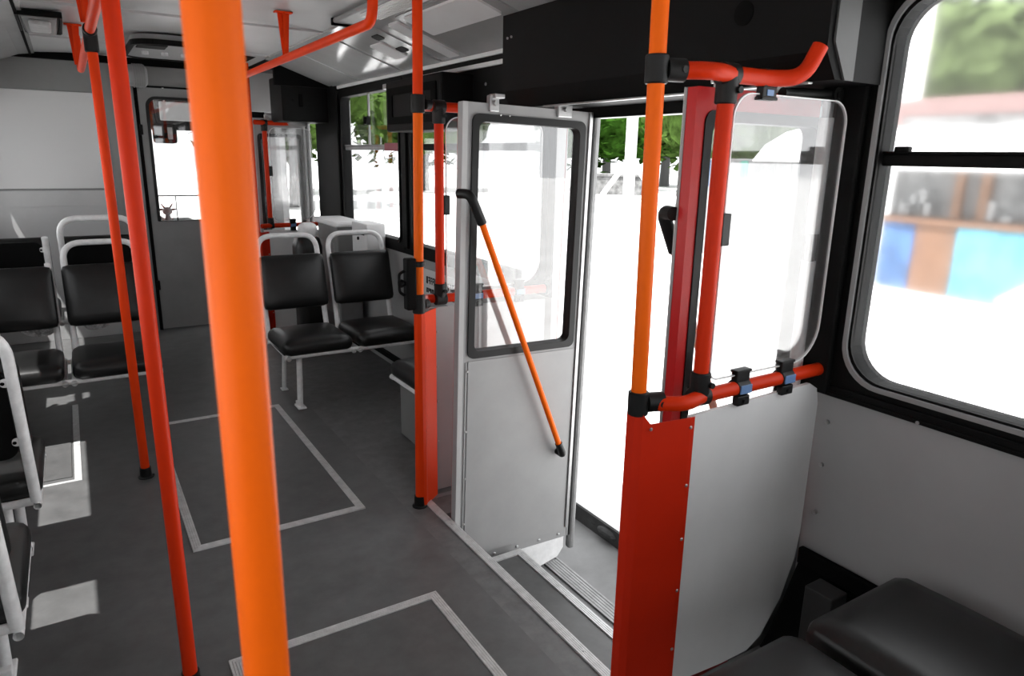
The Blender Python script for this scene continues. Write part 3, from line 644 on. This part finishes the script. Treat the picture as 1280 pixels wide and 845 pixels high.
# ---------------------------------------------------------------- door leaves
def leaf(n, label, Y, x0, x1, zb, zt, inner, handle=True, skin='busred', wm=(.065, .052), wz=(.735, 1.632), tilt=0.):
    """open leaf standing square to the side wall; inner=-1: inside face looks back to the viewer"""
    D = thing('door_%d' % n, kind='structure', label=label); th = .018
    wx0, wx1, wz0, wz1 = x0+wm[0], x1-wm[1], wz[0], wz[1]
    out = rrect(x0, zb, x1, zt, .004, 6); win = rrect(wx0, wz0, wx1, wz1, .025, 6)
    t = new(); ring(t, 'y', out, win, Y+inner*th, Y+inner*th*.6 if skin == 'busred' and n == 2 else Y-inner*th*.93); obj('inner_frame', t, M['doorgrey'], D)
    t = new(); ring(t, 'y', rrect(x0+.002, zb, x1-.09, zt, .004, 6), rrect(wx0, wz0, x1-.0901, wz1, .001, 6), Y+inner*th*.59 if n == 2 else Y-inner*th*.94, Y-inner*(th+.004)); obj('outer_skin', t, M[skin], D, label='red outer skin' if skin == 'busred' else None)
    D.location = (x0, Y, .8); D.rotation_euler = (0, tilt, 0)
    t = new(); o2 = rrect(wx0-.024, wz0-.024, wx1+.024, wz1+.024, .03, 6); i2 = rrect(wx0+.004, wz0+.004, wx1-.004, wz1-.004, .03, 6)
    ring(t, 'y', o2, i2, Y-th-.008, Y+th+.008); obj('window_gasket', t, M['rubber'], D, smooth=True)
    t = new(); bx(t, (wx0, Y-.002, wz0), (wx1, Y+.002, wz1)); obj('glass', t, M['glass'], D)
    s = inner
    def yb(a, b): return (Y+s*a, Y+s*b) if s > 0 else (Y+s*b, Y+s*a)
    a, b = yb(th, th+.004)
    t = new(); bx(t, (x0+.045, a, zb+.04), (x1-.02, b, wz0-.035), .001); obj('lower_panel', t, M['doorgrey'], D)
    t = new(); bx(t, (x0, a, zb), (x0+.022, b, zt), .001); bx(t, (x0+.034, a, zb), (x0+.037, b, wz0-.04)); obj('hinge_rail', t, M['bulklight'], D)
    t = new()
    for zz in (.66, .40, .19, -.02): ball(t, (x0+.040, Y+s*(th+.005), zz), .006, (1, .5, 1), 1)
    for xx in (.2, .32, .44, .55): ball(t, (x0+xx, Y+s*(th+.002), zb+.02), .009, (1, .6, .8), 1)
    for zz in (1.655,):
        for xx in (.16, .2): ball(t, (x0+xx, Y+s*(th+.006), zz), .006, (1, .5, 1), 1)
    pieces('rivet', t, M['steel'], D)
    # closing edge profiles
    t = new(); bx(t, (x1, Y-.020, zb+.0), (x1+.010, Y+.020, zt), .002); bx(t, (x1-.012, Y+s*.018 if s > 0 else Y-.028, zb+.05), (x1-.005, Y+.028 if s > 0 else Y-.018, zt)); obj('edge_strip', t, M['steel'], D)
    t = new(); bx(t, (x1+.010, Y-.022, zb), (x1+.024, Y+.022, zt), .004); obj('edge_gasket', t, M['rubber'], D)
    t = new(); bx(t, (x1+.024, Y-.018, zb-.08), (x1+.055, Y+.018, zt), .010); obj('edge_rubber', t, M['edgegrey'], D)
    t = new(); lp = [(x0+.05, zb), (x1-.01, zb), (x1-.01, zb-.06), (x1-.04, zb-.10), (x1-.14, zb-.125), (x0+.12, zb-.09), (x0+.05, zb-.05)]; plate(t, 'y', lp, Y-.014, Y+.014); obj('bottom_skirt', t, M['white_sk'], D, label='white flexible skirt')
    # top brackets and the turning post
    for xx, ww in ((x0+.13, .02), (x1-.14, .035)):
        t = new(); bx(t, (xx-ww, min(Y, Y+s*.03), zt-.03), (xx+ww, max(Y, Y+s*.03), zt+.03), .004); cyl(t, (xx, Y+s*.03, zt+.0), (xx, Y+s*.045, zt+.0), .010, 10)
        bx(t, (xx-ww*.5, min(Y, Y+s*.05), zt+.018), (xx+ww*1.6, max(Y, Y+s*.05), zt+.034), .003); obj('hinge_bracket', t, M['steel'], D)
    if handle:
        h0 = Vector((x0+.02, Y+s*.075, 1.355)); h1 = Vector((x0+.505, Y+s*.07, .235))
        t = new(); tube(t, [lerp(h0, h1, .06), lerp(h0, h1, .965)], .0125, 16); hd = obj('grab_handle', t, M['orange'], D, smooth=True, label='slanting orange handle')
        t = new(); tube(t, roundpath([(h0.x-.028, Y+s*th, h0.z+.008), (h0.x-.012, h0.y, h0.z+.01), lerp(h0, h1, .09)], .03), .0185, 16); obj('handle_socket', t, M['rubber'], hd, smooth=True)
        t = new(); tube(t, roundpath([(h1.x+.012, Y+s*th, h1.z-.01), (h1.x+.008, h1.y, h1.z-.01), lerp(h0, h1, .955)], .02), .0165, 16); obj('handle_socket', t, M['rubber'], hd, smooth=True)
    off = Matrix.Translation((-x0, -Y, -.8))
    for c in D.children_recursive: c.data.transform(off)
    return D
leaf(1, 'open pale grey door leaf with slanting orange handle', 2.385, 1.236, 1.832, -.225, 1.695, -1, tilt=.022)
leaf(2, 'open red-skinned door leaf seen behind the near glass screen', 1.325, 1.345, 1.93, -.225, 1.678, 1, wm=(.060, .087), wz=(.70, 1.60))
leaf(4, 'open front door leaf behind the front screen', 6.36, 1.36, 1.80, -.225, 1.78, -1, handle=False, skin='white_sk')
# door turning post and arm at the near jamb
L = thing('door_post', 'black door turning post with white sleeves by the near screen', 'door post', (1.815, 1.262, 0))
t = new(); tube(t, [(0, 0, -.43), (0, 0, 1.68)], .014, 16); obj('post', t, M['edgegrey'], L, smooth=True)
t = new(); tube(t, [(0, 0, 1.30), (0, 0, 1.62)], .020, 16); obj('sleeve', t, M['white'], L, smooth=True)
t = new(); tube(t, [(0, 0, .55), (0, 0, 1.22)], .020, 16); obj('sleeve', t, M['white'], L, smooth=True)
t = new(); tube(t, [(-.20, .0, 1.675), (0, -.01, 1.68)], .014, 14); cyl(t, (0, -.03, 1.68), (0, .01, 1.68), .022, 18); cyl(t, (0, -.036, 1.68), (0, -.03, 1.68), .012, 12); obj('arm', t, M['rubber'], L, smooth=True)

# ---------------------------------------------------------------- seats
LEAN = .165
def hoop_pts(cx, hw=.188, z0=.36, z1=.985):
    f = lambda z: -LEAN*(z-z0)/(z1-z0)
    return roundpath([(cx-hw, f(z0), z0), (cx-hw, f(z1), z1), (cx+hw, f(z1), z1), (cx+hw, f(z0), z0)], .10, 8)
ang = math.atan(LEAN/(.985-.36))
def seat_parts(L, cx, z=0., hoop=True, back=True, boff=0.):
    t = new(); pad(t, (cx, .25, .392+z), (.208, .225, .046), .042, .018); o = obj('seat_cushion', t, M['vinyl'], L, smooth=True)
    t = new(); bx(t, (cx-.195, .04, .335+z), (cx+.195, .45, .352+z), .004); obj('seat_pan', t, M['blackm'], L)
    if back:
        mx = Matrix.Translation((cx, -.075+boff, .695+z)) @ Matrix.Rotation(ang, 4, 'X')
        t = new(); pad(t, (0, .045, 0), (.205, .032, .172), .03, .018, axis=1, mx=mx); obj('backrest', t, M['vinyl'], L, smooth=True)
        t = new(); plate(t, 'y', rrect(-.168, -.165, .168, .165, .04, 6), -.008, .012); bmesh.ops.transform(t, matrix=mx, verts=t.verts); obj('back_board', t, M['vinylb'], L)
        t = new()
        for s in (-1, 1):
            for zz in (-.10, .12):
                u = new(); lo = min(s*.155, s*.185); plate(u, 'y', rrect(lo, zz-.014, lo+.03, zz+.014, .012, 4), -.016, -.010); merge(t, u, mx)
        pieces('fixing_tab', t, M['white'], L)
        t = new()
        for s in (-1, 1):
            for zz in (-.10, .12):
                u = new(); cyl(u, (s*.162, -.0155, zz), (s*.162, -.0172, zz), .006, 10); merge(t, u, mx)
        pieces('tab_screw', t, M['blackm'], L)
    if hoop:
        if hoop == 'posts':
            for sx in (-1, 1):
                t = new(); tube(t, [(cx+sx*.188, boff, .36+z), (cx+sx*.188, boff-LEAN*.83, .88+z)], .0165, 16); obj('back_post', t, M['white'], L, smooth=True)
        else:
            t = new(); tube(t, [Vector((p.x, p.y+boff, p.z+z)) for p in hoop_pts(cx)], .0165, 16); obj('hoop_frame', t, M['white'], L, smooth=True)
def frame(L, x0, x1, z=0., legs=(), cols=()):
    t = new(); zf = .345+z
    tube(t, [(x0, .44, zf), (x1, .44, zf)], .014, 12); tube(t, [(x0, .03, zf), (x1, .03, zf)], .014, 12)
    pieces('seat_rail', t, M['white'], L, smooth=True)
    for x in cols:
        t = new(); tube(t, [(x, -.02, zf), (x, .462, zf-.004)], .012, 12, cap=False); tube(t, [(x, .44, zf-.004), (x, .465, zf-.004)], .015, 12, cap=False); obj('cross_tube', t, M['white'], L, smooth=True)
    for x in legs:
        t = new(); tube(t, [(x, .40, zf), (x, .36, .008)], .017, 14); lg = obj('seat_leg', t, M['white'], L, smooth=True)
        t = new(); bx(t, (x-.025, .31, 0), (x+.025, .41, .012), .004); bx(t, (x-.018, .32, .01), (x+.018, .35, .035), .003); ball(t, (x, .395, .014), .009, sub=1); obj('foot_plate', t, M['white'], lg)
        t = new(); tube(t, [(x, .06, zf), (x, -.02, .008)], .014, 12); lg = obj('seat_leg', t, M['white'], L, smooth=True)
        t = new(); bx(t, (x-.02, -.05, 0), (x+.02, .01, .008), .002); obj('foot_plate', t, M['white'], lg)
def double(label, loc, rot, z=0., legs=(), pitch_=.452, group=None, back=True, posts=0, boff=0.):
    L = thing('double_seat', label, 'seat', loc, rot, group)
    for s in (-1, 1): seat_parts(L, s*pitch_/2, z, hoop='posts' if s == posts else True, back=back, boff=boff)
    frame(L, -.43, .43, z, legs, (-.41, -.02, .02, .41))
    return L
def single(label, loc, rot=0, z=0., hoop=True, back=True, leg=None, group=None):
    L = thing('single_seat', label, 'seat', loc, rot, group); seat_parts(L, 0, z, hoop, back); frame(L, -.2, .2, z, (leg,) if leg is not None else (), (-.19, .19))
    return L
double('black double seat with white hoops facing the viewer, right of the aisle', (1.375, 4.425, 0), PI, legs=(.335,))
double('black double seat facing the viewer, front left and partly behind the orange poles', (-.115, 4.50, 0), PI, legs=(.38,), posts=1)
double('black double seat facing forward, its dark backs against the front left pair', (-.115, 4.91, 0), 0, z=.13, legs=(-.38,), posts=-1)
G = None
single('single black seat seen from behind, second nearest on the left wall', (-.405, 2.63, 0), leg=.1)
single('single black seat seen from behind, nearest at the lower left edge', (-.425, 1.885, 0), leg=.1)
double('black double seat facing forward, large at the bottom right corner', (1.33, .365, 0), 0, z=.02, legs=(-.3,), boff=-.07)
L = single('low backless black seat half hidden by the far doorway pole', (1.585, 3.00, 0), hoop=False, back=False, z=-.03)
t = new(); bx(t, (-.18, .0, 0), (.18, .38, .31), .01); obj('box_base', t, M['cabdoor'], L)

# wheel arch platform with small box near the bottom right
t = new(); plate(t, 'y', [(1.70, .0), (1.735, .04), (1.79, .14), (1.845, .255), (1.852, .275), (1.852, .0)], -.3, 1.185); bx(t, (RX-.035, -.3, .26), (RX-.012, 1.185, .315), .004)
wa = obj('wheel_arch', t, M['blackm']); tag(wa, 'black wheel arch platform along the wall at the bottom right', 'wheel arch')
t = new(); bx(t, (1.715, .98, .0), (1.79, 1.07, .285), .004); tag(obj('junction_box', t, M['darkbox']), 'small dark box on the wheel arch by the near screen', 'box')

# front right cabinet, heater and bag
L = thing('driver_cabinet', 'grey cabinet with pale projecting top in the front right corner', 'cabinet', (1.66, 5.32, 0))
t = new(); bx(t, (-.02, -.26, 0), (.16, .22, .98), .01); obj('body', t, M['cabdoor'], L)
t = new(); bx(t, (-.06, -.34, .98), (.17, .22, 1.02), .012); obj('top_slab', t, M['panel2'], L)
t = new(); bx(t, (-.026, -.2, .3), (-.02, .18, .85), .003); obj('door', t, M['vent'], L)
L = thing('switch_box', 'pale grey wall box with a small lock below the far right window', 'box', (1.80, 4.80, .92))
t = new(); bx(t, (-.09, -.16, -.12), (.05, .14, .11), .008); obj('body', t, M['panel2'], L)
t = new(); bx(t, (-.094, -.115, .03), (-.088, .13, .04), .001); cyl(t, (-.09, .0, -.0), (-.1, 0, 0), .012, 10); obj('lock', t, M['blackm'], L)
for (x, y) in ((1.475, 5.28),):
    L = thing('head_roll', 'dark seat back with pale headrest %s' % ('by the pale cabinet top' if y < 5.3 else 'nearest the front screen'), 'headrest', (x, y, 0))
    t = new(); pad(t, (0, 0, .45), (.10, .10, .45), .06); obj('seat_back', t, M['vinyl'], L, smooth=True)
    t = new(); pad(t, (0, -.03, .94), (.07, .06, .06), .05); obj('headrest_cover', t, M['white'], L, smooth=True)
# advert plate on wall with illegible print
t = new(); bx(t, (RX-.006, 3.35, .62), (RX-.001, 4.05, .80), .001); pl = obj('wall_plate', t, M['lampcap']); tag(pl, 'white printed plate on the wall below the far right windows', 'sign')
t = new(); random.seed(3)
for row, zz in enumerate((.735, .67)):
    y = 4.0
    while y > 3.4:
        w_ = random.uniform(.018, .03); h_ = .045 if row == 0 else .03
        bx(t, (RX-.009, y-w_, zz-h_/2), (RX-.006, y-w_*.65, zz+h_/2)); bx(t, (RX-.009, y-w_, zz+h_/2-.010), (RX-.006, y, zz+h_/2))
        if random.random() < .6: bx(t, (RX-.009, y-w_*.3, zz-h_/2), (RX-.006, y, zz+h_/2))
        if random.random() < .6: bx(t, (RX-.009, y-w_, zz-.005), (RX-.006, y, zz+.004))
        y -= w_+.010
obj('print', t, M['text'], pl)
# bags under front left seats
def bag(c, s, seed, label):
    random.seed(seed); t = new(); ball(t, (0, 0, 0), 1, sub=3)
    for v in t.verts:
        n = 1+.12*math.sin(v.co.x*5+seed)+.12*math.sin(v.co.y*6+v.co.z*4)
        v.co = Vector((v.co.x*s[0]*n, v.co.y*s[1]*n, max(-.85, v.co.z)*s[2])) + Vector(c)
    tag(obj('plastic_bag', t, M['cloth']), label, 'bag')
bag((-.24, 4.70, .53), (.10, .06, .08), 1, 'crumpled patterned bag seen between the front left cushions, left one'); bag((.04, 4.70, .53), (.08, .05, .07), 2, 'crumpled patterned bag seen between the front left cushions, right one')

# ---------------------------------------------------------------- outdoors
GZ = -.70
t = new(); bx(t, (-3.5, -60, GZ-.4), (2.60, 60, GZ-.11)); obj('ground', t, M['asph'], kind='structure')
t = new(); bx(t, (2.60, -60, GZ-.3), (90, 110, GZ)); bx(t, (-60, 60, GZ-.3), (2.60, 110, GZ)); bx(t, (-60, -60, GZ-.3), (-3.5, 60, GZ)); obj('ground', t, M['pave'], kind='structure')
t = new()
for k in range(60):
    y = -2+k*.16; ball(t, (2.595+random.uniform(-.03, .03), y, GZ-.05), random.uniform(.03, .06), (.8, 2.2, .8), 2)
bx(t, (2.585, -20, GZ-.13), (2.605, 40, GZ-.004)); obj('trim_4', t, M['curbd'], kind='structure')

def crown(t, c, r, n, size, sq=.8):
    for k in range(n):
        a = random.uniform(0, 2*PI); b = math.acos(random.uniform(-1, 1)); q = r*random.uniform(.45, 1.0)
        p = Vector(c) + Vector((math.sin(b)*math.cos(a)*q, math.sin(b)*math.sin(a)*q, math.cos(b)*q*sq))
        d = Vector((random.uniform(-1, 1), random.uniform(-1, 1), random.uniform(-.6, .6))).normalized(); e = d.cross(Vector((random.uniform(-1, 1), random.uniform(-1, 1), 1))).normalized()
        s = size*random.uniform(.45, 1.0)
        vs = [t.verts.new(p+d*s), t.verts.new(p+e*s*.6), t.verts.new(p-d*s), t.verts.new(p-e*s*.6)]; t.faces.new(vs)
def tree(x, y, h, r, m, label, nl=900):
    L = thing('tree', label, 'tree', (x, y, GZ), group='trees beyond the pavement')
    t = new(); tube(t, [(0, 0, 0), (.05, 0, h*.35), (-.05, .05, h*.7)], [r*.075, r*.055, r*.03], 8)
    for k in range(4):
        a = k*PI/2+.4; tube(t, [(0, 0, h*.4), (math.cos(a)*r*.5, math.sin(a)*r*.5, h*.65)], [r*.035, r*.015], 6)
    obj('trunk', t, M['trunk'], L)
    t = new()
    for k in range(7):
        a = k*2*PI/6; q = r*.45 if k < 6 else 0; ball(t, (math.cos(a)*q, math.sin(a)*q, h-r*.8), r*.5, (1, 1, .85), 2)
    for v in t.verts: v.co += Vector((random.uniform(-1, 1), random.uniform(-1, 1), random.uniform(-1, 1)))*r*.05
    for k in range(7):
        a = k*2*PI/6; q = r*.5 if k < 6 else 0; crown(t, (math.cos(a)*q, math.sin(a)*q, h-r*.75+random.uniform(-.25, .25)*r), r*.62, nl//7, r*.10)
    obj('crown', t, M[m], L)
tree(33.0, 40.2, 8.4, 5.0, 'leaf1', 'dark green tree seen through the doorway left of the white post', 1800)
tree(43.0, 44.6, 9.6, 6.0, 'leaf1', 'green tree seen through the doorway between post and red leaf', 1800)
tree(26, 22, 7.5, 4.3, 'leaf2', 'light green tree seen through the near glass screen', 1500)
tree(19.5, 42, 8, 4.6, 'leaf2', 'light green tree seen through the window of the grey door leaf', 1500)
tree(10, 41, 8, 4.6, 'leaf2', 'pale green tree seen through the farthest right window', 1400)
tree(8, 30, 7.5, 3.5, 'leaf2', 'pale green tree ahead of the bus beyond the front screen', 1000)
tree(18, 9.6, 6.8, 2.6, 'leaf3', 'yellow-green tree behind the kiosk, left in the near window', 900)
tree(19.5, 4.2, 7.0, 2.7, 'leaf3', 'pale green tree behind the kiosk, right in the near window', 900)
def box_thing(name, label, cat, lo, hi, m, **k):
    t = new(); bx(t, lo, hi, .02); return tag(obj(name, t, m), label, cat, **k)
# white street post with braces
L = thing('street_post', 'tall white post with slanting braces on the pavement through the doorway', 'post', (25.6, 29.2, GZ))
t = new(); tube(t, [(0, 0, 0), (0, 0, 9)], .30, 12); obj('mast', t, M['whitepaint'], L)
for a in (-1, 1):
    for b in (.35,):
        t = new(); tube(t, [(a*1.6*math.cos(-.7), a*1.6*math.sin(-.7), 0), (0, 0, 2.3)], .13, 8); obj('brace', t, M['whitepaint'], L)
L = thing('street_post', 'white lamp post in front of the trees in the near window', 'post', (14.0, 8.1, GZ))
t = new(); tube(t, [(0, 0, 0), (0, 0, 8)], .20, 12); obj('mast', t, M['whitepaint'], L)
L = thing('flower_planter', 'long dark planter wall beyond the pavement below the doorway trees', 'planter', (29.5, 34.6, GZ), -.75)
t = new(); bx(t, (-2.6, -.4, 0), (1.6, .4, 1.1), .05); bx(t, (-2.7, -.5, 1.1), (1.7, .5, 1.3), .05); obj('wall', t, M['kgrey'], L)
# kiosk opposite the near window
KX = 12.3
K = thing('kiosk', 'market kiosk with blue, brown and cyan panels under a white fascia', 'kiosk', (KX, 4.2, GZ))
g = -GZ
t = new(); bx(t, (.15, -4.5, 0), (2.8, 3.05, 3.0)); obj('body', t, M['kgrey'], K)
t = new(); bx(t, (-.35, -4.6, 1.42+g), (.4, 3.15, 2.07+g), .02); obj('fascia', t, M['whitepaint'], K, label='white fascia')
t = new(); bx(t, (.2, -4.6, 2.07+g), (3.0, 3.4, 2.60+g), .02); obj('roof_band', t, M['brick'], K, label='pinkish roof band')
t = new(); bx(t, (0, 2.47, .02), (.15, 3.05, .55+g), .01); obj('front_panel', t, M['kblue'], K, label='blue poster panel')
t = new(); bx(t, (0, 1.77, .02), (.15, 2.45, .55+g), .01); obj('front_panel', t, M['brown'], K, label='brown board panel')
t = new(); bx(t, (-.02, -4.5, .02), (.15, 1.75, .50+g), .01); obj('front_panel', t, M['kcyan'], K, label='cyan banner panel')
t = new(); plate(t, 'x', [(-1.6, .1), (1.0, .1), (.4, .55), (-.5, .75), (-1.6, 1.1)], -.03, -.021); obj('white_poster', t, M['whitepaint'], K, label='white swoosh poster on the cyan panel')
t = new(); bx(t, (-.05, -4.5, .5+g), (.2, 3.05, .62+g), .01)
for y in (1.40, 1.80, -1.2): bx(t, (.02, y, .6+g), (.2, y+.14, 1.45+g), .01)
obj('counter_frame', t, M['brown'], K, label='brown counter and uprights')
random.seed(5)
t = new()
for k in range(26):
    y = random.uniform(-4.3, 2.8); s = random.uniform(.06, .18); bx(t, (.05, y, .62+g), (.14, y+s, .62+g+random.uniform(.1, .5)), .01)
o = obj('displayed_goods', t, M['kpale'], K); o['kind'] = 'stuff'
# pale kiosk with a white parasol through the near screen
K = thing('kiosk', 'pale kiosk with turquoise stripe seen faintly through the near screen', 'kiosk', (13.0, 11.2, GZ))
t = new(); bx(t, (0, -2.6, 0), (2.2, 1.4, 2.25), .03); obj('body', t, M['kpale'], K)
t = new(); bx(t, (-.03, -.35, .2), (.0, -.15, 2.2), .005); obj('stripe', t, M['kgreen'], K, label='turquoise stripe')
t = new(); bx(t, (-.03, .75, 1.6), (.0, 1.35, 2.2), .005); obj('poster', t, M['kblue'], K, label='blue poster')
K = thing('parasol', 'large white parasol in front of the pale kiosk', 'parasol', (11.8, 8.5, GZ))
t = new(); tube(t, [(0, 0, 0), (0, 0, 3.0)], .03, 10); obj('pole', t, M['whitepaint'], K)
t = new(); tube(t, [(0, 0, 2.2), (0, 0, 2.22), (0, 0, 2.5), (0, 0, 2.74), (0, 0, 2.85)], [.98, .98, .78, .42, .02], 16); obj('canopy', t, M['whitepaint'], K)
# seated person far off by the planter
L = thing('person', 'distant seated person in dark clothes by the planter', 'person', (32.6, 32.0, GZ))
t = new(); sk = [(0, 0, .50, .16), (0, .02, .75, .17), (0, .03, 1.0, .17), (0, .03, 1.12, .06), (0, 0, 1.28, .11), (0, 0, 1.38, .06)]
tube(t, [(a, b, c) for a, b, c, d in sk], [d for a, b, c, d in sk], 12)
for s in (-1, 1):
    tube(t, [(s*.1, 0, .5), (s*.13, -.42, .50), (s*.13, -.45, .05), (s*.13, -.58, .03)], [.09, .07, .045, .03], 8)
    tube(t, [(s*.19, .02, 1.02), (s*.25, -.05, .75), (s*.14, -.28, .62)], [.05, .042, .03], 8)
obj('body', t, M['kgrey'], L, smooth=True)
t = new(); bx(t, (-.5, -.15, 0), (.5, .2, .36), .03); tag(obj('bench', t, M['kgrey']), 'low dark bench under the distant person', 'bench').location = (32.6, 32.0, GZ)
